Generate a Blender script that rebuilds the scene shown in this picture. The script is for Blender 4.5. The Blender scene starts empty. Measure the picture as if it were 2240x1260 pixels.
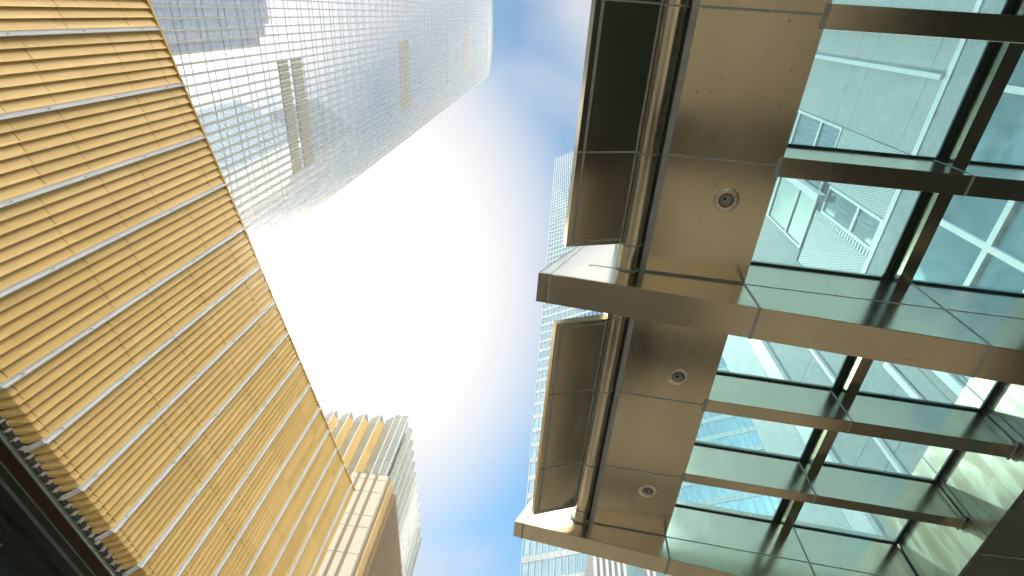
import bpy, math, random
from mathutils import Vector, Matrix
random.seed(7)
R = math.radians
scene = bpy.context.scene
C = scene.collection

# ---------------------------------------------------------------- camera
cam_d = bpy.data.cameras.new("camera")
cam_d.sensor_width = 36.0
cam_d.lens = 18.115
cam_d.clip_start = 0.05
cam_d.clip_end = 6000
cam = bpy.data.objects.new("camera", cam_d)
C.objects.link(cam)
RT = Vector((0.99363, -0.06161, 0.09431))
DN = Vector((0.09881, 0.87875, -0.46694))
FW = Vector((-0.05411, 0.47329, 0.87925))
M = Matrix(((RT.x, -DN.x, -FW.x, 0), (RT.y, -DN.y, -FW.y, 0), (RT.z, -DN.z, -FW.z, 1.6), (0, 0, 0, 1)))
cam.matrix_world = M
scene.camera = cam

# ---------------------------------------------------------------- sky and sun
SUN_DIR = Vector((-0.475, 0.425, 0.770)).normalized()
SUN_EL = math.asin(SUN_DIR.z)
SUN_AZ = math.atan2(SUN_DIR.x, SUN_DIR.y)          # clockwise from +Y
world = bpy.data.worlds.new("World")
scene.world = world
world.use_nodes = True
wt = world.node_tree
wt.nodes.clear()
def wn(t, **k):
    n = wt.nodes.new(t)
    for a, b in k.items(): setattr(n, a, b)
    return n
wo = wn('ShaderNodeOutputWorld'); wb = wn('ShaderNodeBackground')
sky = wn('ShaderNodeTexSky', sky_type='NISHITA', sun_disc=False)
sky.sun_elevation = SUN_EL
sky.sun_rotation = SUN_AZ
sky.air_density = 1.2
sky.dust_density = .7
sky.ozone_density = 2.5
tc = wn('ShaderNodeTexCoord')
mp = wn('ShaderNodeMapping'); mp.inputs['Scale'].default_value = (1.0, 1.0, 1.6)
mp.inputs['Location'].default_value = (3.3, 1.7, 0.4)
nz = wn('ShaderNodeTexNoise'); nz.inputs['Scale'].default_value = 1.5; nz.inputs['Detail'].default_value = 5; nz.inputs['Roughness'].default_value = .5
nz.inputs['Distortion'].default_value = .5
rp = wn('ShaderNodeValToRGB')
rp.color_ramp.elements[0].position = .48; rp.color_ramp.elements[0].color = (0.05,)*3 + (1,)
rp.color_ramp.elements[1].position = .70; rp.color_ramp.elements[1].color = (1, 1, 1, 1)
mx = wn('ShaderNodeMix', data_type='RGBA')
mx.inputs['B'].default_value = (6.0, 6.1, 6.5, 1)
# clouds away from the sun are brightened as added fill; a thin veil lies around the sun
dt = wn('ShaderNodeVectorMath', operation='DOT_PRODUCT'); wt.links.new(tc.outputs['Generated'], dt.inputs[0]); dt.inputs[1].default_value = SUN_DIR
mr = wn('ShaderNodeMapRange', interpolation_type='SMOOTHSTEP'); mr.inputs['From Min'].default_value = .68; mr.inputs['From Max'].default_value = .10
wt.links.new(dt.outputs['Value'], mr.inputs['Value'])
veil = wn('ShaderNodeMapRange', interpolation_type='SMOOTHSTEP'); veil.inputs['From Min'].default_value = .80; veil.inputs['From Max'].default_value = .93
wt.links.new(dt.outputs['Value'], veil.inputs['Value'])
cm = wn('ShaderNodeMix', data_type='RGBA'); cm.inputs['A'].default_value = (6.4, 6.5, 7.0, 1); cm.inputs['B'].default_value = (46, 45, 44, 1)
wm = wn('ShaderNodeMapRange', interpolation_type='SMOOTHSTEP'); wm.inputs['From Min'].default_value = .945; wm.inputs['From Max'].default_value = 1.0
wt.links.new(dt.outputs['Value'], wm.inputs['Value'])
wc = wn('ShaderNodeMix', data_type='RGBA'); wc.inputs['A'].default_value = (6.4, 6.5, 7.0, 1); wc.inputs['B'].default_value = (18, 14.5, 9.5, 1)
wt.links.new(wm.outputs[0], wc.inputs['Factor']); wt.links.new(wc.outputs['Result'], cm.inputs['A'])
wt.links.new(mr.outputs[0], cm.inputs['Factor']); wt.links.new(cm.outputs['Result'], mx.inputs['B'])
mxg = wn('ShaderNodeMath', operation='MAXIMUM'); wt.links.new(rp.outputs['Color'], mxg.inputs[0]); wt.links.new(mr.outputs[0], mxg.inputs[1])
mxf = wn('ShaderNodeMath', operation='MAXIMUM'); wt.links.new(mxg.outputs[0], mxf.inputs[0]); wt.links.new(veil.outputs[0], mxf.inputs[1])
wt.links.new(tc.outputs['Generated'], mp.inputs['Vector'])
wt.links.new(mp.outputs[0], nz.inputs['Vector'])
wt.links.new(nz.outputs['Fac'], rp.inputs['Fac'])
wt.links.new(mxf.outputs[0], mx.inputs['Factor'])
hs = wn('ShaderNodeHueSaturation'); hs.inputs['Saturation'].default_value = 1.5; hs.inputs['Value'].default_value = 1.55; hs.inputs['Hue'].default_value = .48
wt.links.new(sky.outputs[0], hs.inputs['Color'])
wt.links.new(hs.outputs[0], mx.inputs['A'])
wt.links.new(mx.outputs['Result'], wb.inputs['Color'])
wb.inputs['Strength'].default_value = 0.05
wt.links.new(wb.outputs[0], wo.inputs[0])

sd = bpy.data.lights.new("sun", 'SUN'); sd.energy = 2.0; sd.angle = R(2.0); sd.color = (1.0, .93, .82)
sun = bpy.data.objects.new("sun", sd); C.objects.link(sun)
sun.rotation_euler = SUN_DIR.to_track_quat('Z', 'Y').to_euler()
sun.location = (0, 0, 60)

scene.view_settings.view_transform = 'Standard'
scene.view_settings.look = 'None'
scene.view_settings.exposure = 1.25
scene.view_settings.gamma = 1.0
scene.render.engine = 'CYCLES'
scene.cycles.max_bounces = 10
scene.cycles.glossy_bounces = 6
scene.cycles.transparent_max_bounces = 16
scene.cycles.caustics_reflective = False
scene.cycles.caustics_refractive = False

# ---------------------------------------------------------------- materials
class NT:
    def __init__(s, name):
        s.m = bpy.data.materials.new(name); s.m.use_nodes = True
        s.t = s.m.node_tree; s.t.nodes.clear()
        s.o = s.n('ShaderNodeOutputMaterial')
    def n(s, t, **k):
        n = s.t.nodes.new(t)
        for a, b in k.items():
            if a.startswith('i_'): n.inputs[a[2:].replace('_', ' ')].default_value = b
            else: setattr(n, a, b)
        return n
    def l(s, a, b): s.t.links.new(a, b)
    def coord(s, scale=(1, 1, 1), kind='Object', loc=(0, 0, 0), rot=(0, 0, 0)):
        c = s.n('ShaderNodeTexCoord'); m = s.n('ShaderNodeMapping')
        m.inputs['Scale'].default_value = scale; m.inputs['Location'].default_value = loc; m.inputs['Rotation'].default_value = rot
        s.l(c.outputs[kind], m.inputs['Vector']); return m.outputs[0]
    def noise(s, vec, scale=5, detail=3, rough=.5, dist=0):
        n = s.n('ShaderNodeTexNoise'); n.inputs['Scale'].default_value = scale
        n.inputs['Detail'].default_value = detail; n.inputs['Roughness'].default_value = rough; n.inputs['Distortion'].default_value = dist
        s.l(vec, n.inputs['Vector']); return n.outputs['Fac']
    def ramp(s, fac, stops):
        r = s.n('ShaderNodeValToRGB'); e = r.color_ramp.elements
        while len(e) < len(stops): e.new(.5)
        for i, (p, c) in enumerate(stops):
            e[i].position = p; e[i].color = (c if isinstance(c, tuple) else (c, c, c)) + (1,)
        s.l(fac, r.inputs['Fac']); return r.outputs['Color']
    def math(s, op, a, b=None, c=None):
        n = s.n('ShaderNodeMath', operation=op)
        for i, v in enumerate((a, b, c)):
            if v is None: continue
            if isinstance(v, (int, float)): n.inputs[i].default_value = v
            else: s.l(v, n.inputs[i])
        return n.outputs[0]
    def mix(s, fac, a, b):
        n = s.n('ShaderNodeMix', data_type='RGBA')
        for k, v in (('Factor', fac), ('A', a), ('B', b)):
            if isinstance(v, (int, float)): n.inputs[k].default_value = v
            elif isinstance(v, tuple): n.inputs[k].default_value = v + (1,)
            else: s.l(v, n.inputs[k])
        return n.outputs['Result']
    def bump(s, h, strength=.2, dist=.02, normal=None):
        b = s.n('ShaderNodeBump'); b.inputs['Strength'].default_value = strength; b.inputs['Distance'].default_value = dist
        s.l(h, b.inputs['Height'])
        if normal is not None: s.l(normal, b.inputs['Normal'])
        return b.outputs[0]
    def bsdf(s, color=None, rough=.5, metal=0, spec=.5, normal=None, **k):
        p = s.n('ShaderNodeBsdfPrincipled')
        for key, v in (('Base Color', color), ('Roughness', rough), ('Metallic', metal), ('Specular IOR Level', spec), ('Normal', normal)):
            if v is None: continue
            if isinstance(v, (int, float)): p.inputs[key].default_value = v
            elif isinstance(v, tuple): p.inputs[key].default_value = v + (1,)
            else: s.l(v, p.inputs[key])
        for key, v in k.items(): p.inputs[key.replace('_', ' ')].default_value = v
        return p
    def done(s, sh):
        s.l(sh.outputs[0] if hasattr(sh, 'outputs') else sh, s.o.inputs['Surface']); return s.m

def paint(name, col, rough=.5, metal=0, var=.12, scale=3.0, spec=.4, bumpy=0.0, stretch=(1, 1, 1)):
    t = NT(name); v = t.coord(stretch)
    n = t.noise(v, scale, 4, .6)
    c = t.ramp(n, [(.3, tuple(x * (1 - var) for x in col)), (.7, tuple(min(1, x * (1 + var)) for x in col))])
    n2 = t.noise(v, scale * 6, 3, .6)
    r = t.ramp(n2, [(.3, max(0, rough - .07)), (.7, min(1, rough + .07))])
    nm = t.bump(n2, bumpy, .01) if bumpy else None
    return t.done(t.bsdf(c, r, metal, spec, nm))

def steel(name, c0, c1, r0=.13, r1=.20, streak=(1, 1, 18), wav=.06, spots=True, smear=0.0):
    """satin stainless steel with a faint brushed grain, water spots and oil-canned panels"""
    t = NT(name); v = t.coord(); vs = t.coord(streak)
    grain = t.noise(vs, 7, 2, .5)
    big = t.noise(v, .8, 1, .4, .2)
    col = t.ramp(big, [(.2, c0), (.8, c1)])
    g2 = t.ramp(grain, [(.2, .965), (.8, 1.0)])
    m = t.n('ShaderNodeMix', data_type='RGBA', blend_type='MULTIPLY'); m.inputs['Factor'].default_value = 1
    t.l(col, m.inputs['A']); t.l(g2, m.inputs['B']); col = m.outputs['Result']
    if spots:
        vo = t.n('ShaderNodeTexVoronoi'); vo.inputs['Scale'].default_value = 13; t.l(v, vo.inputs['Vector'])
        sc3 = t.n('ShaderNodeSeparateColor'); t.l(vo.outputs['Color'], sc3.inputs[0])
        rare = t.math('GREATER_THAN', sc3.outputs[0], .72)
        sp = t.math('MULTIPLY', t.math('LESS_THAN', vo.outputs['Distance'], t.math('MULTIPLY', sc3.outputs[1], .22)), rare)
        col = t.mix(t.math('MULTIPLY', sp, .6), col, (.13, .10, .06))
    rr = t.ramp(t.noise(t.coord((1, .35, 1)), 2.2, 3, .55), [(.25, r0), (.75, r1 + .04)])
    if smear:
        sm = t.noise(t.coord((1, 1.6, .5), rot=(.5, 0, 0)), 2.2, 2, .5, .6)
        rr = t.math('ADD', rr, t.math('MULTIPLY', t.ramp(sm, [(.4, 0.0), (.65, 1.0)]), smear))
        col = t.mix(t.math('MULTIPLY', t.ramp(sm, [(.45, 0.0), (.6, 1.0)]), .45), col, (.60, .59, .50))
    nb = t.bump(t.noise(v, .7, 0, .4), wav, .18)
    return t.done(t.bsdf(col, rr, 1.0, .5, nb))

def glass_pane(name, tint, refl=.12, rough=.02, dirt=.06):
    t = NT(name)
    tr = t.n('ShaderNodeBsdfTransparent'); tr.inputs['Color'].default_value = tint + (1,)
    gl = t.n('ShaderNodeBsdfGlossy'); gl.inputs['Roughness'].default_value = rough; gl.inputs['Color'].default_value = (.85, .95, .95, 1)
    lw = t.n('ShaderNodeLayerWeight'); lw.inputs['Blend'].default_value = .5
    f = t.math('MINIMUM', t.math('ADD', t.math('MULTIPLY', t.math('POWER', lw.outputs['Facing'], 4.0), .8), refl), 1.0)
    m = t.n('ShaderNodeMixShader'); t.l(f, m.inputs[0]); t.l(tr.outputs[0], m.inputs[1]); t.l(gl.outputs[0], m.inputs[2])
    df = t.n('ShaderNodeBsdfTranslucent'); df.inputs['Color'].default_value = (.55, .68, .68, 1)
    d = t.math('MULTIPLY', t.ramp(t.noise(t.coord(), 5, 6, .7), [(.35, .35), (.75, 1.0)]), dirt)
    m2 = t.n('ShaderNodeMixShader'); t.l(d, m2.inputs[0]); t.l(m.outputs[0], m2.inputs[1]); t.l(df.outputs[0], m2.inputs[2])
    return t.done(m2.outputs[0])

def facade_glass(name, cell, amp=.012, col=(.80, .84, .87), rough=.03, dark=(.05, .08, .09), metal=.9, axes='YZ', wave=.0, deep=None):
    """reflective curtain-wall glass: every pane is set a hair off true, so reflections break from pane to pane"""
    t = NT(name); c = t.n('ShaderNodeTexCoord')
    sn = t.n('ShaderNodeVectorMath', operation='SNAP'); sn.inputs[1].default_value = cell
    t.l(c.outputs['Object'], sn.inputs[0])
    wnz = t.n('ShaderNodeTexWhiteNoise', noise_dimensions='3D'); t.l(sn.outputs[0], wnz.inputs['Vector'])
    sub = t.n('ShaderNodeVectorMath', operation='SUBTRACT'); t.l(wnz.outputs['Color'], sub.inputs[0]); sub.inputs[1].default_value = (.5, .5, .5)
    sc = t.n('ShaderNodeVectorMath', operation='SCALE'); sc.inputs['Scale'].default_value = amp; t.l(sub.outputs[0], sc.inputs[0])
    ge = t.n('ShaderNodeNewGeometry')
    ad = t.n('ShaderNodeVectorMath', operation='ADD'); t.l(ge.outputs['Normal'], ad.inputs[0]); t.l(sc.outputs[0], ad.inputs[1])
    nr = t.n('ShaderNodeVectorMath', operation='NORMALIZE'); t.l(ad.outputs[0], nr.inputs[0])
    nrm = nr.outputs[0]
    if wave: nrm = t.bump(t.noise(c.outputs['Object'], .8, 2, .5), wave, .1, nrm)
    cc = t.mix(t.math('MULTIPLY', wnz.outputs['Value'], .35), col, tuple(x * .82 for x in col))
    if deep:
        df = t.n('ShaderNodeBsdfDiffuse'); df.inputs['Color'].default_value = deep + (1,)
        gl = t.n('ShaderNodeBsdfGlossy'); gl.inputs['Roughness'].default_value = rough; t.l(cc, gl.inputs['Color']); t.l(nrm, gl.inputs['Normal'])
        ad2 = t.n('ShaderNodeAddShader'); t.l(df.outputs[0], ad2.inputs[0]); t.l(gl.outputs[0], ad2.inputs[1])
        return t.done(ad2.outputs[0])
    p = t.bsdf(cc, rough, metal, .8, nrm)
    return t.done(p)

def perforated(name, col, hole, pitch, rad, axes=('Y', 'Z'), rough=.5):
    t = NT(name); c = t.n('ShaderNodeTexCoord'); sp = t.n('ShaderNodeSeparateXYZ'); t.l(c.outputs['Object'], sp.inputs[0])
    u = t.math('DIVIDE', sp.outputs[axes[0]], pitch); w = t.math('DIVIDE', sp.outputs[axes[1]], pitch)
    row = t.math('FLOOR', w); u = t.math('ADD', u, t.math('MULTIPLY', row, .5))
    fu = t.math('SUBTRACT', t.math('FRACT', u), .5); fw = t.math('SUBTRACT', t.math('FRACT', w), .5)
    d = t.math('SQRT', t.math('ADD', t.math('MULTIPLY', fu, fu), t.math('MULTIPLY', fw, fw)))
    h = t.math('LESS_THAN', d, rad)
    return t.done(t.bsdf(t.mix(h, col, hole), rough, 0, .4))

def gold_blades():
    t = NT('gold_paint'); c = t.n('ShaderNodeTexCoord')
    sn = t.n('ShaderNodeVectorMath', operation='SNAP'); sn.inputs[1].default_value = (.243, 50, 2.37); t.l(c.outputs['Object'], sn.inputs[0])
    w = t.n('ShaderNodeTexWhiteNoise', noise_dimensions='3D'); t.l(sn.outputs[0], w.inputs['Vector'])
    base = t.ramp(w.outputs['Value'], [(0.0, (.66, .445, .145)), (.5, (.73, .495, .17)), (1.0, (.78, .54, .20))])
    st = t.noise(t.coord((6, 6, .35)), 1.6, 4, .65)
    base = t.mix(t.math('MULTIPLY', t.ramp(st, [(.48, 0.0), (.75, 1.0)]), .28), base, (.50, .33, .12))
    r = t.ramp(t.noise(c.outputs['Object'], 5, 3, .6), [(.3, .38), (.7, .55)])
    return t.done(t.bsdf(base, r, 0, .4))
GOLD = gold_blades()
GOLDB = paint('bronze_gold_paint', (.24, .165, .075), .5, 0, .1, .6, .3)
STRIPM = paint('anodised_aluminium', (.70, .72, .72), .35, .15, .04, 2)
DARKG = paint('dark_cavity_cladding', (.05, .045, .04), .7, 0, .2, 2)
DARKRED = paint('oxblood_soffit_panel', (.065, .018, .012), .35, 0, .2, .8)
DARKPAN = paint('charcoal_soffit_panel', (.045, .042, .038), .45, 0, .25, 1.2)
PALETRIM = paint('verdigris_edge_trim', (.38, .48, .44), .4, .3, .15, 4)
STEEL = steel('satin_bronze_steel', (.43, .395, .285), (.50, .46, .34), streak=(1, 12, 12))
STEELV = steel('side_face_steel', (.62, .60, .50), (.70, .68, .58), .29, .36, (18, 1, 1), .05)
STEELW = steel('smeared_wall_steel', (.30, .27, .20), (.37, .34, .26), .30, .36, (1, 6, 1), .04, False, .08)
PIPE = steel('pipe_steel', (.56, .51, .38), (.66, .60, .46), .15, .2, (1, 18, 1), .02, False)
SEAM = paint('grey_silicone_seal', (.42, .48, .48), .6, 0, .15, 6)
RIBST = steel('lightened_side_steel', (.90, .82, .67), (.95, .88, .73), .15, .20, (1, 12, 12), .04, False)  # paler copy of the beam steel, reflected brightness put into its colour
TEALGLASS = glass_pane('tinted_roof_glass', (.66, .865, .89), .05, dirt=.15)
STONE = paint('pale_granite', (.40, .42, .41), .65, 0, .06, 6, .3)
STONE2 = paint('grey_granite', (.30, .34, .34), .6, 0, .14, 3, .3)
JOINT = paint('stone_joint', (.13, .14, .14), .8, 0, .1, 3)
WHITE = paint('white_powder_coat', (.78, .80, .79), .45, 0, .04, 3)
PALEG = paint('pale_sage_fin_paint', (.27, .30, .245), .45, 0, .05, .2)
LINE = paint('taupe_transom', (.34, .33, .29), .6, 0, .08, .2)
LOUV = paint('warm_grey_louvre', (.30, .275, .22), .6, 0, .08, .6)
BEIGE = paint('cream_panel', (.60, .565, .44), .5, 0, .03, .5)
BROWNFIN = paint('brown_fin', (.26, .19, .105), .5, 0, .08, .5)
PAVE = None

# ---------------------------------------------------------------- mesh helpers
class MB:
    def __init__(s): s.v = []; s.f = []
    def poly(s, pts):
        i = len(s.v); s.v += [tuple(p) for p in pts]; s.f.append(tuple(range(i, i + len(pts))))
    def hexa(s, b, t):
        """two quads (bottom loop, top loop) joined"""
        i = len(s.v); n = len(b); s.v += [tuple(p) for p in b] + [tuple(p) for p in t]
        s.f.append(tuple(i + k for k in reversed(range(n)))); s.f.append(tuple(i + n + k for k in range(n)))
        for k in range(n):
            j = (k + 1) % n; s.f.append((i + k, i + j, i + n + j, i + n + k))
    def box(s, x0, x1, y0, y1, z0, z1):
        s.hexa([(x0, y0, z0), (x1, y0, z0), (x1, y1, z0), (x0, y1, z0)], [(x0, y0, z1), (x1, y0, z1), (x1, y1, z1), (x0, y1, z1)])
    def prism_y(s, prof, y0, y1):      # profile in xz
        s.hexa([(x, y0, z) for x, z in prof], [(x, y1, z) for x, z in prof])
    def prism_z(s, prof, z0, z1):      # profile in xy
        s.hexa([(x, y, z0) for x, y in prof], [(x, y, z1) for x, y in prof])
    def prism_x(s, prof, x0, x1):      # profile in yz
        s.hexa([(x0, y, z) for y, z in prof], [(x1, y, z) for y, z in prof])
    def tube(s, p0, p1, r, n=24, r2=None, cap=True):
        p0 = Vector(p0); p1 = Vector(p1); d = (p1 - p0).normalized()
        a = d.orthogonal().normalized(); b = d.cross(a); r2 = r if r2 is None else r2
        A = [p0 + (a * math.cos(2 * math.pi * k / n) + b * math.sin(2 * math.pi * k / n)) * r for k in range(n)]
        B = [p1 + (a * math.cos(2 * math.pi * k / n) + b * math.sin(2 * math.pi * k / n)) * r2 for k in range(n)]
        i = len(s.v); s.v += [tuple(p) for p in A + B]
        for k in range(n):
            j = (k + 1) % n; s.f.append((i + k, i + j, i + n + j, i + n + k))
        if cap: s.f.append(tuple(i + k for k in reversed(range(n)))); s.f.append(tuple(i + n + k for k in range(n)))
    def build(s, name, mat, parent=None, smooth=False, bevel=0, fixn=True):
        me = bpy.data.meshes.new(name); me.from_pydata(s.v, [], s.f)
        if fixn:
            import bmesh
            bm = bmesh.new(); bm.from_mesh(me); bmesh.ops.recalc_face_normals(bm, faces=bm.faces); bm.to_mesh(me); bm.free()
        me.materials.append(mat)
        o = bpy.data.objects.new(name, me); C.objects.link(o)
        if parent: o.parent = parent
        if smooth:
            for p in me.polygons: p.use_smooth = True
            me.set_sharp_from_angle(angle=R(40))
        if bevel:
            b = o.modifiers.new('bevel', 'BEVEL'); b.width = bevel; b.segments = 2; b.limit_method = 'ANGLE'
        return o
def pieces(mb, name, mat, parent, **k):
    par = list(range(len(mb.v)))
    def find(a):
        while par[a] != a: par[a] = par[par[a]]; a = par[a]
        return a
    for f in mb.f:
        for q in f[1:]: par[find(f[0])] = find(q)
    groups = {}
    for f in mb.f: groups.setdefault(find(f[0]), []).append(f)
    for fs in groups.values():
        m = MB(); idx = {}
        for f in fs:
            t_ = []
            for q in f:
                if q not in idx: idx[q] = len(m.v); m.v.append(mb.v[q])
                t_.append(idx[q])
            m.f.append(tuple(t_))
        m.build(name, mat, parent, **k)
def thing(name, label, cat, loc=(0, 0, 0), rz=0, group=None):
    o = bpy.data.objects.new(name, None); C.objects.link(o); o.location = loc; o.rotation_euler = (0, 0, rz)
    o.empty_display_size = .3
    o['label'] = label; o['category'] = cat
    if group: o['group'] = group
    return o
def world_thing(name, label, cat, loc, group=None):
    """thing whose parts are written in world coordinates: returns (empty, offset)"""
    return thing(name, label, cat, loc, 0, group), Vector(loc)
def shift(o, off):
    o.location = -Vector(off); return o

# ---------------------------------------------------------------- ground
t = NT('granite_paving')
v = t.coord()
br = t.n('ShaderNodeTexBrick'); br.inputs['Scale'].default_value = 1.0; br.inputs['Brick Width'].default_value = .9; br.inputs['Row Height'].default_value = .6
br.inputs['Mortar Size'].default_value = .008
br.inputs['Color1'].default_value = (.30, .26, .20, 1); br.inputs['Color2'].default_value = (.25, .215, .17, 1); br.inputs['Mortar'].default_value = (.12, .11, .10, 1)
t.l(v, br.inputs['Vector'])
PAVE = t.done(t.bsdf(br.outputs['Color'], .7))
g = MB(); g.poly([(-420, -420, 0), (420, -420, 0), (420, 420, 0), (-420, 420, 0)])
go = g.build('ground', PAVE); go['kind'] = 'structure'
DGR = paint('dark_reflection_paving', (.055, .05, .042), .45, 0, .2, 3)  # unseen dark ground, added to darken reflections in the canopy steel
for nm, xa, xb, ya, yb in (('reflection_paving', 6.3, 11.0, -14, 4.6), ('reflection_paving', 8.7, 11.0, 4.6, 21)):
    g = MB(); g.poly([(xa, ya, .004), (xb, ya, .004), (xb, yb, .004), (xa, yb, .004)]); e_ = g.build(nm, DGR); e_['kind'] = 'structure'  # unseen patches shaped to darken the ribs and upper flap by reflection
for k in range(7):
    ya = -10.9 + 6.4 * k
    g = MB(); g.poly([(-3.2, ya, .004), (6.29, ya, .004), (6.29, ya + 1.6, .004), (-3.2, ya + 1.6, .004)]); e_ = g.build('reflection_band', DGR); e_['kind'] = 'structure'  # unseen bands added to give the soffit dark reflected stripes
ASPH = paint('lightened_road', (.34, .32, .26), .8, 0, .15, 6)  # unseen asphalt road, lightened to brighten reflections in the flaps
g = MB(); g.poly([(-9.5, -200, .004), (-3.5, -200, .004), (-3.5 + 0, 200, .004), (-9.5, 200, .004)])
ro = g.build('road', ASPH); ro['kind'] = 'structure'
kb = MB(); kb.box(-3.5, -3.3, -200, 200, 0, .12)
ko = kb.build('kerb', STONE); ko['kind'] = 'structure'

# ---------------------------------------------------------------- gold louvred building (local frame: x along wall, y into wall)
AZ = 0.22358
n1 = Vector((math.cos(AZ), -math.sin(AZ), 0))
gb = thing('louvred_building', 'golden building of overlapping metal louvres split by silver strips, rising on the left', 'building', n1 * -12.0, math.pi / 2 - AZ)
strips = [-9.1, -7.6, -6.1, -4.6, -3.12, -1.60, -.04, 1.55, 3.13, 4.73, 6.23, 7.68, 9.10, 10.42, 11.64, 12.88, 14.10, 15.17, 16.20, 17.38, 17.9]
TOPZ = 17.62; BOTZ = 8.86
def slat_section(u, p):
    f = [(0.0, -.006), (.30, -.030), (.60, -.057), (.85, -.081), (1.03, -.102)]
    return [(u + a * p, w) for a, w in f]
for k in range(len(strips) - 1):
    u0 = strips[k] + (.075 if k else 0); u1 = strips[k + 1] - .035
    nS = 6 if k < len(strips) - 2 else 2
    p = (u1 - u0) / nS
    sl = .015 * (u0)
    if k % 5 in (0, 1, 3): lv = [9.0, 11.9 - sl * 2, 13.15 - sl, 15.62 - sl, 17.03 - sl]
    elif k % 5 == 2: lv = [9.0, 11.62, 13.3, 14.6, 16.9]
    else: lv = [9.0, 11.35, 12.25, 14.5, 16.5]
    if k in (10, 9): lv = [9.0, 11.5, 13.0, 14.55, 16.6]
    if k in (11, 12): lv = [9.0, 11.38, 12.28, 14.5, 16.4]
    segs = [BOTZ] + lv + [TOPZ]
    mb = MB()
    for j in range(nS):
        sec = slat_section(u0 + j * p, p)
        for a, b in zip(segs[:-1], segs[1:]):
            za, zb = a + .007, b - .007
            if a == BOTZ: za = a
            jit = random.uniform(-.003, .003)
            for (xa, wa), (xb, wb_) in zip(sec[:-1], sec[1:]):
                mb.poly([(xa, wa + jit, za), (xb, wb_ + jit, za), (xb, wb_ + jit, zb), (xa, wa + jit, zb)])
            xe, we = sec[-1]                     # folded front lip
            mb.poly([(xe, we + jit, za), (xe - .006, we + .035 + jit, za), (xe - .006, we + .035 + jit, zb), (xe, we + jit, zb)])
            mb.poly([(xe - .006, we + .035 + jit, za), (xe - .03, we + .05 + jit, za), (xe - .03, we + .05 + jit, zb), (xe - .006, we + .035 + jit, zb)])
        # pointed foot folded back under the wall
        A = (sec[0][0], sec[0][1], BOTZ); B = (sec[-1][0], sec[-1][1], BOTZ)
        T = (u0 + j * p - p * .10, .24, BOTZ - .30); T2 = (u0 + j * p + p * .2, .24, BOTZ - .30)
        Mi = (sec[-1][0] - .2 * p, .10, BOTZ - .17)
        mb.poly([A, B, Mi, T2, T])
    o = mb.build('louvre_panel', GOLD, gb, fixn=False)
for k, u in enumerate(strips[1:-1]):
    mb = MB()
    # silver strip: channel with a projecting lit lip, kinked back at the foot
    mb.box(u - .045, u + .05, -.085, -.055, BOTZ - .05, TOPZ + .06)
    mb.box(u + .05, u + .082, -.15, -.055, BOTZ - .05, TOPZ + .02)
    mb.hexa([(u - .035, .20, BOTZ - .33), (u + .08, .20, BOTZ - .33), (u + .08, .23, BOTZ - .33), (u - .035, .23, BOTZ - .33)],
            [(u - .035, -.075, BOTZ - .05), (u + .08, -.075, BOTZ - .05), (u + .08, -.04, BOTZ - .05), (u - .035, -.04, BOTZ - .05)])
    for zz in (9.25, 11.0, 12.9, 14.9, 16.9):
        mb.box(u + .02, u + .072, -.144, -.05, zz, zz + .015)
    mb.build('silver_strip', STRIPM, gb)
mb = MB(); mb.box(strips[0], 17.86, .16, .30, 8.52, TOPZ - .1)
for k, u in enumerate(strips[1:-1]): pass
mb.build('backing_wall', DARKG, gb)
mb = MB(); comb = []
for u in [strips[0] + .25 * i for i in range(int((17.8 - strips[0]) / .25))]:
    comb += [(u, .20), (u, .06), (u + .03, .06), (u + .03, .20)]
comb += [(17.84, .20), (17.84, .235), (strips[0] - .01, .235)]
mb.prism_z(comb, 8.50, 8.62)
mb.build('bracket_comb', LINE, gb)
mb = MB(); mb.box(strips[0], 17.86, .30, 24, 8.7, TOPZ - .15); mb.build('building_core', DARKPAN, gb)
mb = MB(); mb.box(strips[0], 17.9, .24, .29, 8.46, 8.52); mb.build('edge_trim', PALETRIM, gb)
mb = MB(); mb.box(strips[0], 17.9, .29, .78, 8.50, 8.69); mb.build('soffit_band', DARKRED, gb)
mb = MB(); mb.box(strips[0], 17.9, .78, .80, 8.47, 8.69); mb.build('soffit_rib', PALETRIM, gb)
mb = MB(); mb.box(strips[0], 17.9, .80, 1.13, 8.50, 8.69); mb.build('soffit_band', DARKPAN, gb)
mb = MB(); mb.box(strips[0], 17.9, 1.13, 1.16, 8.44, 8.69); mb.build('soffit_rib', PALETRIM, gb)
mb = MB()
for i in range(20):
    a = strips[0] + i * 1.35
    mb.box(a, a + 1.335, 1.16, 1.82, 8.52, 8.69)
mb.build('soffit_panels', DARKPAN, gb)
mb = MB(); mb.box(strips[0], 17.9, 1.82, 2.6, 8.40, 8.69); mb.build('soffit_beam', DARKG, gb)
LOWGLASS = facade_glass('street_level_glass', (1.5, 1.5, 2.8), .01, (.10, .15, .15), .08, metal=.6)
mb = MB(); mb.box(strips[0], 17.9, 2.6, 2.7, 0, 8.69); mb.build('street_glazing', LOWGLASS, gb)
mb = MB()
for i in range(19): mb.box(strips[0] + i * 1.5, strips[0] + i * 1.5 + .07, 2.48, 2.6, 0, 8.40)
mb.box(strips[0], 17.9, 2.5, 2.6, 3.0, 3.08); mb.box(strips[0], 17.9, 2.5, 2.6, 5.8, 5.88)
mb.build('street_mullions', LINE, gb)
mb = MB(); mb.box(strips[0], 17.92, -.118, .3, TOPZ - .03, TOPZ + .03); mb.build('parapet_cap', GOLD, gb)

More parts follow.
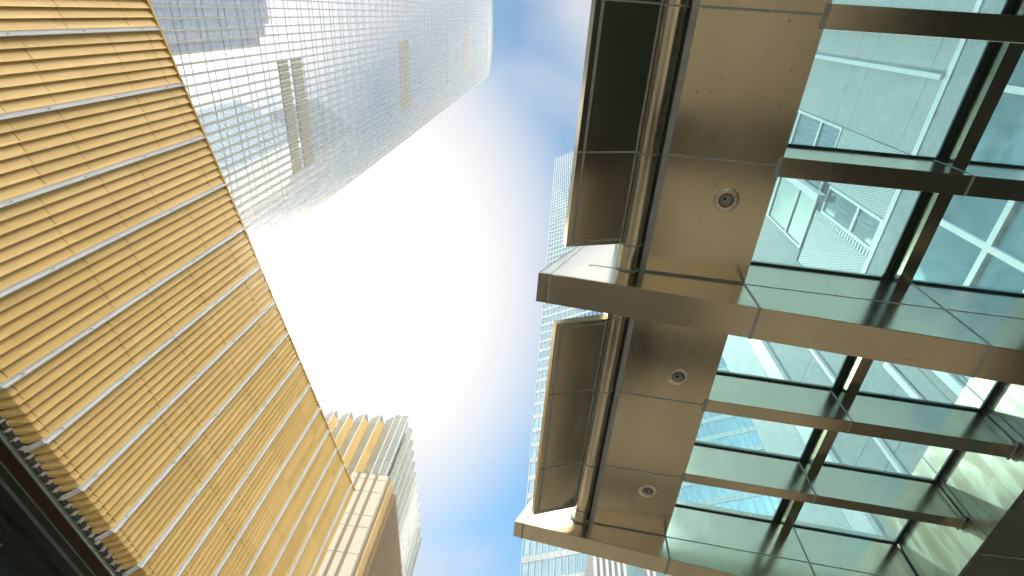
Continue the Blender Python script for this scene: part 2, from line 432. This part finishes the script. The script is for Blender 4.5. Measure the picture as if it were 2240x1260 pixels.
# ---------------------------------------------------------------- tall white glass tower
TX = -60.0
tw, off = world_thing('glass_skyscraper', 'very tall pale skyscraper with thin vertical fins mirroring darker towers, upper left', 'skyscraper', (TX, 20, 0))
TG = facade_glass('skyscraper_glass', (50, 1.633, 1.985), .0014, (.62, .615, .60), .03, deep=(.13, .155, .20))
prof = [(-16, 452), (-10, 458), (-3, 463), (5, 468), (13, 471), (30, 473), (38, 469.5), (44, 463), (48.4, 454)]
mb = MB(); mb.prism_x([(-16, 0)] + prof + [(48.4, 0)][::1], TX - 45, TX)
shift(mb.build('curtain_wall', TG, tw), off)
def tower_top(y):
    for (a, za), (b, zb) in zip(prof[:-1], prof[1:]):
        if a <= y <= b: return za + (zb - za) * (y - a) / (b - a)
    return 454
ys = []
y = 48.35
while y > -16: ys.append(y); y -= 1.633
for y in ys:
    mb = MB(); zt = tower_top(y) + .6
    mb.box(TX, TX + .36, y - .13, y + .13, 0, zt)
    shift(mb.build('facade_fin', PALEG, tw), off)
mb = MB(); z = 2.0; k = 0
while z < 452:
    mb.box(TX, TX + .06, -16, 48.3, z - .04, z + .04)
    z2 = z + 1.985
    mb.box(TX, TX + .05, -16, 48.3, z2 - .025, z2 + .025)
    z += 5.955
shift(mb.build('transoms', LINE, tw), off)
for (z0, z1, ya, yb) in [(115.5, 119.6, 11.7, 37.7), (121.5, 126.2, 11.7, 37.7), (204.5, 210, 11.7, 37.7), (212.0, 217.5, 11.7, 37.7), (290, 293.8, 11.7, 37.7),
                         (340.5, 344, 11.7, 37.7), (347, 350.5, 11.7, 37.7), (353.5, 357.5, 11.7, 37.7), (399, 402, 11.7, 37.7), (446, 458, 12.1, 37.7)]:
    mb = MB()
    for yc_ in ys:
        a_ = yc_ + .13
        if ya - .3 < a_ < yb - .8:
            mb.box(TX + .01, TX + .10, a_ + .04, a_ + .62, z0, z1); mb.box(TX + .01, TX + .10, a_ + .78, a_ + 1.33, z0, z1)
    shift(mb.build('louvre_band', LOUV, tw), off)
mb = MB(); mb.prism_x([(a, b + .2) for a, b in prof] + [(a, b - 1.6) for a, b in prof[::-1]], TX + .01, TX + .42)
shift(mb.build('roof_edge', PALEG, tw), off)

# ---------------------------------------------------------------- towers across the street (seen as reflections)
DT = facade_glass('dark_tower_glass', (3.0, 3.0, 3.6), .02, (.16, .20, .26), .12, metal=.5)
def plain_tower(name, label, foot, H, mats, zstep, steps=()):
    cx = sum(p[0] for p in foot) / len(foot); cy = sum(p[1] for p in foot) / len(foot)
    e = thing(name, label, 'tower', (cx, cy, 0), 0)
    f = [(x - cx, y - cy) for x, y in foot]
    mb = MB(); mb.prism_z(f, 0, H); mb.build('tower_body', mats[0], e)
    mb = MB(); z = 4.0
    f2 = [(x * 1.006, y * 1.006) for x, y in f]
    while z < H: mb.prism_z(f2, z, z + .9); z += zstep
    mb.build('floor_bands', mats[1], e)
    mb = MB()
    for i in range(len(f)):
        a = Vector(f[i]); b = Vector(f[(i + 1) % len(f)]); n = int((b - a).length / 3)
        for j in range(n):
            q = a + (b - a) * (j / max(1, n)); mb.box(q.x - .18, q.x + .18, q.y - .18, q.y + .18, 0, H + .6)
    mb.build('mullions', mats[1], e)
    mb = MB(); mb.prism_z([(x * .8, y * .8) for x, y in f], H, H + 5); mb.build('roof_plant', mats[1], e)
    return e
BANDM = paint('blue_grey_spandrel', (.22, .25, .30), .5, 0, .15, .1)
plain_tower('office_tower', 'dark blue-grey tower with an angled roofline mirrored in the skyscraper below its louvre band', [(90, 78.3), (79, 85.6), (57, 102.5), (100, 150), (150, 110)], 457, (DT, BANDM), 4.2)
plain_tower('office_tower', 'dark stepped tower mirrored at the very top edge of the pale skyscraper', [(90, -90), (90, 19.2), (93, 19.2), (94, 27.5), (99, 27.5), (99, 34), (150, 34), (150, -90)], 395, (DT, BANDM), 4.2)

# ---------------------------------------------------------------- pleated glass tower (bottom centre) 
zc = (-25.9, 80.0)
pt, off = world_thing('pleated_glass_tower', 'tower of zigzag pleated perforated glass with gold reveals behind the golden wall', 'tower', (-34, 100, 0))
t = NT('fritted_pleat_glass')
c = t.n('ShaderNodeTexCoord'); sp = t.n('ShaderNodeSeparateXYZ'); t.l(c.outputs['Object'], sp.inputs[0])
fz = t.math('FRACT', t.math('DIVIDE', sp.outputs['Z'], .42)); lines = t.math('LESS_THAN', fz, .38)
nn = t.noise(c.outputs['Object'], .35, 3, .6)
colr = t.ramp(nn, [(.3, (.44, .50, .45)), (.7, (.58, .60, .53))])
colr = t.mix(t.math('MULTIPLY', lines, .4), colr, (.40, .44, .40))
p = t.bsdf(colr, .18, .35, .8)
trn = t.n('ShaderNodeBsdfTransparent'); trn.inputs['Color'].default_value = (.9, .93, .9, 1)
ms = t.n('ShaderNodeMixShader'); t.l(t.math('MULTIPLY', t.math('SUBTRACT', 1.0, lines), .45), ms.inputs[0]); t.l(p.outputs[0], ms.inputs[1]); t.l(trn.outputs[0], ms.inputs[2])
FRIT = t.done(ms.outputs[0])
ZT = 86.2; ZB = 0
peaks = [-28.8 - 3.4 * i for i in range(0, 9)]
core_g = MB()
core_g.box(-58, -27.4, 83.2, 118, 0, 82.5)
shift(core_g.build('inner_core', BEIGE, pt), off)
def facet(p0, p1, z0, z1, mat, name, thick=.12, cuts=(), th=0):
    """one pleat face between two plan points"""
    a = Vector((p0[0], p0[1])); b = Vector((p1[0], p1[1])); d = (b - a).normalized(); nrm = Vector((-d.y, d.x)) * thick
    mb = MB()
    lv = [z0] + list(cuts) + [z1]
    for q, r_ in zip(lv[:-1], lv[1:]):
        mb.hexa([(a.x, a.y, q + .03), (b.x, b.y, q + .03), (b.x + nrm.x, b.y + nrm.y, q + .03), (a.x + nrm.x, a.y + nrm.y, q + .03)],
                [(a.x, a.y, r_ - .03), (b.x, b.y, r_ - .03), (b.x + nrm.x, b.y + nrm.y, r_ - .03), (a.x + nrm.x, a.y + nrm.y, r_ - .03)])
    return shift(mb.build(name, mat, pt), off)
FL = [8 + 4.68 * i for i in range(16)]
FL = [z - .2 for z in FL if z < 84]
for i, px in enumerate(peaks):
    py = 80.2 + .06 * i
    nx = px + (peaks[0] - peaks[1])
    # gold reveal from this peak back to the valley on its right, then glass out to the next peak
    if i > 0:
        facet((px, py), (px + 1.05, py + 1.6), ZB, ZT - 1.6, GOLD, 'gold_reveal', .10)
        facet((px + 1.05, py + 1.6), (nx, py - .06), ZB, ZT - .2 , FRIT, 'glass_pleat', .06, FL)
        mb = MB(); mb.prism_z([(px - .07, py - .09), (px + .09, py - .09), (px + .09, py + .1), (px - .07, py + .1)], ZB, ZT)
        shift(mb.build('pleat_edge', WHITE, pt), off)
        mb = MB(); mb.poly([(px, py, ZT - 1.6), (px + 1.05, py + 1.6, ZT - 1.6), (px + .2, py + .2, ZT)]); mb.poly([(px + 1.05, py + 1.6, ZT - .2), (nx, py - .06, ZT - .2), (nx - .4, py + .6, ZT + .15)])
        shift(mb.build('pleat_cap', PALEG, pt), off)
mb = MB(); mb.box(-56, -28.9, 81.95, 82.3, 82.5, 83.7); mb.box(-56, -28.9, 82.1, 82.3, 77.2, 77.6); mb.box(-56, -28.9, 82.1, 82.3, 72.5, 72.9)
shift(mb.build('ring_beam', WHITE, pt), off)
facet((-28.8, 80.1), (-25.9, 80.0), ZB, ZT, FRIT, 'glass_pleat', .08, FL)
for xx in (-28.8, -27.4, -25.9):
    mb = MB(); mb.box(xx - .07, xx + .07, 79.9, 80.08, ZB, ZT + .1); shift(mb.build('pleat_edge', WHITE, pt), off)
# right-hand side pleats
y = 80.0; i = 0; sx = -25.9
facet((-25.9, 80.0), (-26.5, 83.3), ZB, ZT, FRIT, 'glass_pleat', -.08, FL)
y = 83.3
while y < 124:
    x0 = -26.3 + .035 * (y - 80)
    facet((x0, y), (x0 + 1.0, y + .9), ZB, ZT - .3 * i * 0, FRIT, 'glass_pleat', -.08, FL)
    facet((x0 + 1.0, y + .9), (x0 + .1, y + 3.4), ZB, ZT, FRIT, 'glass_pleat', -.08, FL)
    mb = MB(); mb.box(x0 + .9, x0 + 1.06, y + .8, y + .98, ZB, ZT + .2); shift(mb.build('pleat_edge', WHITE, pt), off)
    mb = MB()
    mb.poly([(x0, y, ZT), (x0 + 1.0, y + .9, ZT + .2), (x0 + .1, y + 3.4, ZT)])
    shift(mb.build('pleat_cap', PALEG, pt), off)
    y += 3.4; i += 1
mb = MB(); mb.prism_z([(-27.3, 83.2), (-26.6, 83.4), (-25.4, 124), (-27.3, 124)], 0, 85.0); shift(mb.build('side_wall', paint('sage_backing', (.42, .48, .44), .4, 0, .15, .3), pt), off)

# ---------------------------------------------------------------- cream and gold block in front of it
cb, off = world_thing('cream_panelled_block', 'lower block with cream panels, brown upright fins and a ribbed bronze side', 'building', (-24, 70, 0))
ZT2 = 52.5
cuts = [0, 5, 10.5, 15.8, 21, 26.5, 32.0, 40.3, 44.0, 45.75, 49.45, 51.6, 52.5]
mb = MB()
for a, b in zip(cuts[:-1], cuts[1:]):
    for xa, xb in zip([-32.4, -31.1, -29.8, -28.5, -27.2, -25.85, -24.54, -23.23, -21.95, -20.62], [-31.1, -29.8, -28.5, -27.2, -25.85, -24.54, -23.23, -21.95, -20.62, -18.95]):
        mb.box(xa + .03, xb - .03, 60.0, 60.12, a + .035, b - .035)
shift(mb.build('cream_panels', BEIGE, cb), off)
for xa in [-31.1, -29.8, -28.5, -27.2, -25.85, -24.54, -23.23, -21.95, -20.62]:
    mb = MB(); mb.box(xa - .23, xa + .23, 59.97, 60.1, 0, ZT2 + .12); shift(mb.build('brown_fin', BROWNFIN, cb), off)
mb = MB(); mb.box(-32.5, -18.8, 60.14, 62.6, 0, 52.4); shift(mb.build('front_core', LOUV, cb), off)
mb = MB(); mb.box(-18.95, -18.72, 60.0, 60.7, 0, ZT2 + .05); shift(mb.build('corner_frame', LOUV, cb), off)
mb = MB(); mb.box(-18.8, -18.45, 60.7, 63.2, 0, ZT2 - .2); shift(mb.build('gold_corner', GOLD, cb), off)
mb = MB(); y = 63.2; pr = [(-19.6, 63.2)]
while y < 96:
    pr += [(-18.7 + .014 * (y - 63), y), (-17.95 + .014 * (y - 63), y + .12), (-17.95 + .014 * (y - 63), y + .5), (-18.7 + .014 * (y - 63), y + .56)]; y += 1.15
pr += [(-19.6, y)]
mb.prism_z(pr, 0, 52.2); shift(mb.build('ribbed_side', GOLDB, cb), off)
mb = MB(); mb.box(-32.4, -19.7, 62.6, 95, 0, 51.5); shift(mb.build('rear_core', LOUV, cb), off)

# ---------------------------------------------------------------- glass tower behind the canopy
D1 = Vector((.8971, -.4418, 0)); 
gt = thing('gridded_glass_tower', 'tall blue-green glass tower with close upright mullions and a toothed roof edge behind the canopy', 'tower', (1.17, 60.31, 0), math.atan2(D1.y, D1.x))
GG = facade_glass('tower_blue_glass', (.86, 50, 1.6), .03, (.33, .54, .64), .06, metal=.7)
mb = MB(); mb.box(0, 34, 0, 30, 0, 246.5); mb.build('curtain_wall', GG, gt)
SPAN = paint('pale_spandrel', (.55, .62, .62), .4, .2, .08, .3)
mb = MB(); z = 3.0
while z < 246: mb.box(-.03, 34.03, -.05, 30, z, z + .85); z += 3.25
mb.build('spandrel_bands', SPAN, gt)
MUL = paint('tower_mullion_paint', (.62, .66, .66), .45, .1, .05, .4)
for i in range(40):
    mb = MB(); mb.box(i * .865 - .045, i * .865 + .045, -.22, -.05, 0, 247.6); mb.build('mullion', MUL, gt)
mb = MB(); mb.box(-.12, 0.02, -.1, 30, 0, 246.9)
for i in range(20): mb.box(-.2, -.12, .8 + i * 1.5, .9 + i * 1.5, 0, 246.9)
mb.build('side_mullions', MUL, gt)

# ---------------------------------------------------------------- low white ribbed building
lr, off = world_thing('ribbed_white_building', 'low white building with vertical ribs and narrow window strips just showing under the far beam', 'building', (9.5, 34, 0))
mb = MB(); mb.box(5.0, 14, 30, 40, 0, 24.2); shift(mb.build('wall', STONE2, lr), off)
mb = MB(); x = 5.0
while x < 14:
    if not (6.9 < x < 8.1 or 8.9 < x < 10.0 or 11 < x < 12): mb.box(x, x + .16, 29.72, 30, 0, 24.3)
    x += .36
shift(mb.build('ribs', WHITE, lr), off)
for xa in (7.0, 9.0, 11.05):
    mb = MB(); mb.box(xa, xa + .95, 29.93, 30.0, 0, 23.6); shift(mb.build('window', facade_glass('strip_window_glass', (.5, 5, 1.5), .02, (.25, .45, .45), .1, metal=.5) if xa == 7.0 else bpy.data.materials['strip_window_glass'], lr), off)

# ---------------------------------------------------------------- host building (stone wall over the canopy)
HX = 14.0
hb, off = world_thing('stone_clad_building', 'pale stone building with perforated panels and framed windows seen through the glass roof', 'building', (20, 5, 0))
TH = 44
def hpart(mb, name, mat, lab=None):
    o = shift(mb.build(name, mat, hb), off)
    if lab: o['label'] = lab
    return o
# stone slabs with real open joints
def slabs(y0, y1, z0, z1, zc, yc):
    mb = MB(); Y_ = [y0] + [q for q in yc if y0 < q < y1] + [y1]; Z_ = [z0] + [q for q in zc if z0 < q < z1] + [z1]
    for a, b in zip(Y_[:-1], Y_[1:]):
        for p_, q in zip(Z_[:-1], Z_[1:]): mb.box(HX, HX + .05, a + .012, b - .012, p_ + .012, q - .012)
    return mb
ZC = [23.3, 24.3, 28.7, 30.1, 34.5, 38.9, 40.3]
hpart(slabs(-14, 4.03, 23.0, TH, ZC, [-12, -8, -4, 1.2]), 'stone_wall', STONE)
hpart(slabs(4.03, 11.2, 36.9, TH, ZC, [7.6]), 'stone_wall', STONE)
hpart(slabs(10.62, 16.8, 29.0, TH, ZC, [14.1]), 'stone_wall', STONE)
hpart(slabs(11.2, 16.8, 12, 29.0, [13, 14.4, 17.25, 18.65, 21.7, 24.3, 28.7], [14.1]), 'stone_wall', STONE2)
mb = MB(); mb.box(HX + .07, 30, -30, 21.2, 0, TH - .3); hpart(mb, 'building_core', JOINT)
for yy, z0, z1 in ((1.19, 23.35, 36.5), (14.08, 12.5, 30)):
    mb = MB(); mb.box(HX - .16, HX - .001, yy - .085, yy + .085, z0, z1); hpart(mb, 'upright_fin', WHITE)
mb = MB(); mb.box(HX - .06, HX + .02, -14, 11.2, 23.0, 23.28); hpart(mb, 'edge_strip', WHITE)
mb = MB(); mb.box(HX - .02, HX + .05, -14, 9.75, 21.85, 22.98); hpart(mb, 'fascia_band', STONE2)
hpart(slabs(-30, -3.4, 7.3, 21.83, [10, 12.8, 15.6, 18.4], [-26, -22, -18, -14, -10, -6.5]), 'stone_wall', STONE)
hpart(slabs(-30, -14, 21.85, TH, ZC, [-26, -22, -18]), 'stone_wall', STONE)
WG = facade_glass('window_glass', (5, 2.2, 3.0), .02, (.42, .55, .60), .04, metal=.85)
def window(y0, y1, z0, z1, muls):
    g = MB(); g.box(HX + .02, HX + .05, y0, y1, z0, z1); w = hpart(g, 'window', WG)
    f = MB(); b = .13
    f.box(HX - .06, HX + .018, y0 - b, y0, z0 - b, z1 + b); f.box(HX - .06, HX + .018, y1, y1 + b, z0 - b, z1 + b)
    f.box(HX - .058, HX + .018, y0, y1, z0 - b, z0); f.box(HX - .058, HX + .018, y0, y1, z1, z1 + b)
    for m in muls: f.box(HX - .05, HX + .018, y0, y1, m - .1, m + .1)
    fo = f.build('frame', WHITE, w)
window(4.18, 10.42, 29.12, 36.75, [31.25, 34.2])
window(6.86, 8.02, 23.42, 28.1, [25.25])
PERF = perforated('perforated_panel', (.50, .54, .53), (.12, .16, .17), .14, .3)
mb = MB(); mb.box(HX - .02, HX + .04, 4.05, 6.7, 23.3, 28.98); hpart(mb, 'perforated_panel', PERF)
mb = MB(); mb.box(HX - .02, HX + .04, 8.5, 11.15, 23.3, 28.75); hpart(mb, 'perforated_panel', PERF)
mb = MB(); mb.box(HX - .01, HX + .04, 8.18, 8.48, 23.3, 28.75)
for i in range(22): mb.box(HX - .05, HX - .011, 8.18, 8.48, 23.4 + i * .245, 23.52 + i * .245)
hpart(mb, 'louvre_strip', WHITE)
mb = MB(); mb.box(HX - .45, HX - .06, 7.25, 7.62, 28.25, 36.5); hpart(mb, 'projecting_beam', WHITE)
# lower curtain wall
LG = facade_glass('lower_curtain_glass', (5, 4.47, 4.0), .015, (.20, .38, .44), .07, metal=.7, wave=.1)
mb = MB(); mb.box(HX + .03, HX + .06, -3.3, 9.6, 7.3, 21.84); hpart(mb, 'lower_glazing', LG)
mb = MB()
y = 1.2 - 4.47
while y < 9.6: mb.box(HX - .1, HX + .03, y - .1, y + .1, 7.3, 21.84); y += 4.47
for z in (17.95, 14.0, 10.0): mb.box(HX - .09, HX + .03, -3.2, 9.6, z - .12, z + .12)
hpart(mb, 'glazing_bars', WHITE)
for (a, b, m) in ((9.62, 9.80, STONE2), (9.82, 10.15, WHITE), (10.17, 10.55, STONE), (10.58, 11.25, STONE), (11.30, 11.55, WHITE)):
    mb = MB(); mb.box(HX - (.12 if m is WHITE else .0), HX + .05, a, b, 7.3, 19.6 if a > 11 else 21.8); hpart(mb, 'pilaster', m)
mb = MB(); mb.box(HX - .25, HX + .3, 16.8, 17.9, 0, TH + .3); hpart(mb, 'corner_column', WHITE)
mb = MB(); mb.box(HX - .02, HX + .06, 17.9, 21.4, 0, TH)
y = 17.98
while y < 21.4: mb.box(HX - .14, HX - .021, y, y + .07, 0, TH); y += .16
hpart(mb, 'ribbed_wall', WHITE)
# ground-level of the host building
mb = MB(); mb.box(11.0, HX + .03, -14, 21, 7.18, 7.3); mb.box(6.92, 11.0, -14, 21, 7.19, 7.3); hpart(mb, 'ceiling_slab', STEEL)
mb = MB()
for yy in [y_ * 1.15 - 14.0 for y_ in range(31)]: mb.box(6.95, HX, yy, yy + .02, 7.176, 7.188)
hpart(mb, 'ceiling_joints', SEAM)
mb = MB(); mb.box(11.0, 11.1, -14, 21, 0, 7.17); hpart(mb, 'lobby_glazing', LOWGLASS)

# ---------------------------------------------------------------- entrance canopy
S = 0.067912; cs = math.cos(S); sn = math.sin(S); tn = math.tan(S)
def zn(x, h): return (h - x * sn) / cs
cn, off = world_thing('glass_entrance_canopy', 'bronze steel canopy with glass roof panes, round edge pipe and deep pointed beams overhead', 'canopy', (6.87, 3.0, 7.2))
def part(mb, name, mat, parent=None, lab=None, **k):
    o = mb.build(name, mat, parent or cn, **k)
    if parent is None: shift(o, off)
    if lab: o['label'] = lab
    return o
XW = 6.87
GH = 8.74      # glass level, along the canopy normal
def slope_box(mb, x0, x1, y0, y1, h0, h1):
    mb.prism_y([(x0, zn(x0, h0)), (x1, zn(x1, h0)), (x1, zn(x1, h1)), (x0, zn(x0, h1))], y0, y1)
# main beams with pointed noses
for (y0, y1, zt, sl) in ((-2.11, -1.67, 7.6, .146), (2.96, 3.395, 7.6, .146), (8.035, 8.44, 7.765, .135)):
    bz = lambda x: zt - sl * (x + .04)
    mb = MB()
    prof_ = [(-.04, bz(-.04)), (XW - .02, bz(XW - .02)), (XW - .02, zn(XW, 8.86)), (.66, zn(.66, 8.86)), (.55, 8.72 + (zt - 7.6))]
    mb.prism_y(prof_, y0, y1)
    b = part(mb, 'main_beam', STEEL, bevel=.004)
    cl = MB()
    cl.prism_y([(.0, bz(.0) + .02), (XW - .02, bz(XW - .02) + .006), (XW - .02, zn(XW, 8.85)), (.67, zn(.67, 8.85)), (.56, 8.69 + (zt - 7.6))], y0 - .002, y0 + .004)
    cl.build('lightening_sheet', RIBST, b)  # added sheet, its pale colour stands in for sky reflected on the near face
    sm = MB()      # silicone joints
    sm.prism_y([(.10, bz(.10) - .004), (.135, bz(.135) - .004), (.135, bz(.135) + .01), (.10, bz(.10) + .01)], y0 - .002, y1 + .002)
    for xs in (2.63, 5.05): sm.prism_y([(xs, bz(xs) - .004), (xs + .035, bz(xs + .035) - .004), (xs + .035, zn(xs + .035, GH - .05)), (xs, zn(xs, GH - .05))], y0 - .005, y1 + .005)
    sm.prism_y([(.10, bz(.10)), (.13, bz(.13)), (.60, 8.62), (.57, 8.62)], y0 - .005, y0 + .01)
    slope_box(sm, .62, XW - .03, y0 - .006, y0 + .012, 7.985, 8.005)
    pieces(sm, 'sealant_joint', SEAM, b)
# cross ribs
for (y0, y1) in ((-.26, -.03), (1.301, 1.53), (4.912, 5.135), (6.456, 6.645)):
    mb = MB(); slope_box(mb, 2.655, XW - .02, y0, y1, 8.0, GH + .08)
    b = part(mb, 'cross_rib', STEEL, bevel=.003)
    cl = MB(); slope_box(cl, 2.66, XW - .02, y0 - .002, y0 + .004, 8.006, GH - .002); cl.build('lightening_sheet', RIBST, b)  # added sheet, reflected light painted as paler steel
    sm = MB()
    slope_box(sm, 4.66, 4.685, y0 - .005, y1 + .005, 7.996, GH)
    slope_box(sm, 2.60, 2.652, y0 - .001, y1 + .001, 7.994, 8.03)
    slope_box(sm, XW - .06, XW - .022, y0 - .03, y1 + .03, 7.994, 8.06)
    pieces(sm, 'sealant_joint', SEAM, b)
bays = [(-1.67, -.26), (-.03, 1.301), (1.53, 2.96), (3.395, 4.912), (5.135, 6.456), (6.645, 8.035)]
for (y0, y1) in bays:
    # longitudinal glazing bar
    mb = MB(); slope_box(mb, 4.765, 4.93, y0 + .002, y1 - .002, 8.52, GH - .03)
    part(mb, 'glazing_bar', STEEL)
    mb = MB()
    slope_box(mb, 4.69, 4.763, y0 + .001, y1 - .001, GH - .035, GH - .005)
    slope_box(mb, 2.66, 6.86, y1 - .03, y1 - .001, GH - .03, GH - .004)
    slope_box(mb, 6.80, 6.86, y0 + .001, y1 - .031, GH - .036, GH - .006)
    part(mb, 'glazing_gasket', paint('black_gasket', (.03, .05, .05), .6) if 'black_gasket' not in bpy.data.materials else bpy.data.materials['black_gasket'])
    for (xa, xb) in ((2.66, 4.84), (4.86, 6.86)):
        mb = MB(); slope_box(mb, xa, xb, y0 + .002, y1 - .002, GH, GH + .02)
        part(mb, 'glass_pane', TEALGLASS)
# soffit strip along the outer side, with recessed downlights
for (y0, y1, lights) in ((-1.67, -.16, [-.72]), (-.16, 1.395, []), (1.395, 2.96, [1.873]), (3.395, 5.02, [4.573]), (5.02, 6.575, []), (6.575, 8.035, [6.99])):
    mb = MB(); slope_box(mb, 1.37, 2.648, y0 + .012, y1 - .012, 8.0, 8.02)
    b = part(mb, 'soffit_panel', STEEL)
    sm = MB(); slope_box(sm, 1.37, 2.65, y1 - .013, y1 + .011, 7.997, 8.015) if y1 not in (2.96, 8.035) else slope_box(sm, 1.37, 2.65, y1 - .03, y1 - .012, 7.997, 8.015)
    pieces(sm, 'sealant_joint', SEAM, b)
    for ly in lights:
        lx = 2.147; lz = zn(lx, 8.0); nv = Vector((sn, 0, cs))
        c0 = Vector((lx, ly, lz))
        N = 48
        def ring(rad, h): 
            ux = Vector((cs, 0, -sn)); uy = Vector((0, 1, 0))
            return [c0 + nv * h + ux * rad * math.cos(2 * math.pi * k / N) + uy * rad * math.sin(2 * math.pi * k / N) for k in range(N)]
        def lathe(prof, mbx):
            i0 = len(mbx.v)
            for rad, h in prof: mbx.v += [tuple(q) for q in ring(rad, h)]
            for a in range(len(prof) - 1):
                for k in range(N):
                    j = (k + 1) % N; mbx.f.append((i0 + a * N + k, i0 + a * N + j, i0 + (a + 1) * N + j, i0 + (a + 1) * N + k))
        tr = MB(); lathe([(.155, -.0005), (.154, -.008), (.150, -.011), (.092, -.011), (.086, -.004), (.086, .0)], tr)
        dl = tr.build('downlight', STEELV, b, smooth=True)
        sc_ = MB()
        for ang in (.6, 2.7, 4.8):
            q = c0 + Vector((cs, 0, -sn)) * .118 * math.cos(ang) + Vector((0, 1, 0)) * .118 * math.sin(ang)
            sc_.tube(q - nv * .013, q - nv * .011, .007, 10)
        # dished lens with its small dark lamp cap
        le = MB(); lathe([(.086, -.002), (.083, -.014), (.070, -.030), (.050, -.042), (.025, -.049), (.004, -.050)], le)
        le_o = le.build('lamp_lens', LENS if 'LENS' in globals() else globals().setdefault('LENS', paint('grey_frosted_lens', (.34, .35, .35), .12, 0, .05, 4, .9)), b, smooth=True)
        rim = MB(); lathe([(.088, -.0115), (.088, -.016), (.080, -.017), (.080, -.012)], rim)
        rim.build('lamp_rim', DARKG, b, smooth=True)
        cp = c0 + Vector((-.03, -.03, 0)); sc_.tube(cp - nv * .060, cp - nv * .035, .014, 16, .02)
        sc_.build('screw_set', DARKG, b, smooth=True)
# seal beside the pipe and along the glass edge
for (y0, y1) in ((-1.67, 2.955), (3.40, 8.03)):
    mb = MB(); slope_box(mb, 1.295, 1.365, y0, y1, 7.985, 8.03); part(mb, 'sealant_joint', SEAM)
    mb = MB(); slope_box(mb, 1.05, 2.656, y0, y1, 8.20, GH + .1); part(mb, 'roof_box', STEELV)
    mb = MB(); slope_box(mb, 1.20, 1.36, y0, y1, 8.035, 8.19); part(mb, 'gap_filler', DARKG)  # dark strip added to block the sky sliver between pipe and soffit
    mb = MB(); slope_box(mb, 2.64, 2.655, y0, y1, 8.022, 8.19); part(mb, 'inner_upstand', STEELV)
# round edge pipe
for (y0, y1, jn) in ((-1.67, 2.96, (-.16, 1.395, 2.58)), (3.395, 8.035, (3.70, 5.02, 6.575, 7.7))):
    mb = MB(); mb.tube((1.135, y0, 8.02), (1.135, y1, 8.02), .148, 48); pp = part(mb, 'edge_pipe', PIPE, smooth=True)
    sm = MB()
    for j in jn: sm.tube((1.135, j, 8.02), (1.135, j + .018, 8.02), .1505, 48)
    sm.tube((1.135, y1 - .02, 8.02), (1.135, y1 - .001, 8.02), .165, 48)
    pieces(sm, 'pipe_joint', SEAM, pp, smooth=True)
# drooping outer flaps
for (y0, y1, jn) in ((-1.75, 2.60, (-.16, 1.40)), (3.76, 7.69, (5.02, 6.575))):
    P = [(1.0, 7.945), (.275, 7.665), (.235, 7.765), (.98, 8.10)]
    mb = MB(); mb.prism_y(P, y0, y1); fl = part(mb, 'edge_flap', STEEL, bevel=.004)
    dx, dz = .275 - 1.0, 7.665 - 7.945; L = math.hypot(dx, dz); ux, uz = dx / L, dz / L; nx_, nz_ = uz, -ux   # outward-down normal
    if nz_ > 0: nx_, nz_ = -nx_, -nz_
    def strip(mbx, s0, s1, ya, yb, e=.004):
        a = (1.0 + ux * s0, 7.945 + uz * s0); b_ = (1.0 + ux * s1, 7.945 + uz * s1)
        mbx.prism_y([(a[0], a[1]), (b_[0], b_[1]), (b_[0] + nx_ * e, b_[1] + nz_ * e), (a[0] + nx_ * e, a[1] + nz_ * e)], ya, yb)
    sm = MB()
    strip(sm, L - .10, L - .066, y0 + .07, y1 - .055); strip(sm, .004, .034, y0 + .02, y1 - .02)
    strip(sm, .034, L - .10, y0 + .05, y0 + .08, .0035); strip(sm, .034, L - .10, y1 - .085, y1 - .055, .0035)
    for j in jn: strip(sm, .034, L - .005, j - .011, j + .011, .0045)
    pieces(sm, 'sealant_joint', SEAM, fl)
# inner end wall of brushed sheet
YS = [-1.67, .9, 2.9, 4.78, 6.35, 8.0, 9.6]
for a, b in zip(YS[:-1], YS[1:]):
    mb = MB(); mb.box(XW, XW + .05, a + .01, b - .01, 7.19, 8.75 if b < 9 else 8.2); part(mb, 'end_wall_panel', STEELW)
    mb = MB(); mb.box(XW - .004, XW + .03, b - .012, b + .012, 7.19, 8.72 if b < 9 else 8.2); part(mb, 'sealant_joint', SEAM)

# ---------------------------------------------------------------- haze
t = NT('haze_air')
pv = t.n('ShaderNodeVolumePrincipled'); pv.inputs['Color'].default_value = (1.0, .93, .82, 1)
pv.inputs['Density'].default_value = 0.00036; pv.inputs['Anisotropy'].default_value = 0.9
t.l(pv.outputs[0], t.o.inputs['Volume'])
mb = MB(); mb.box(-430, 430, -430, 430, -1, 480)
hz = mb.build('haze', t.m); hz['kind'] = 'stuff'
scene.cycles.volume_bounces = 1
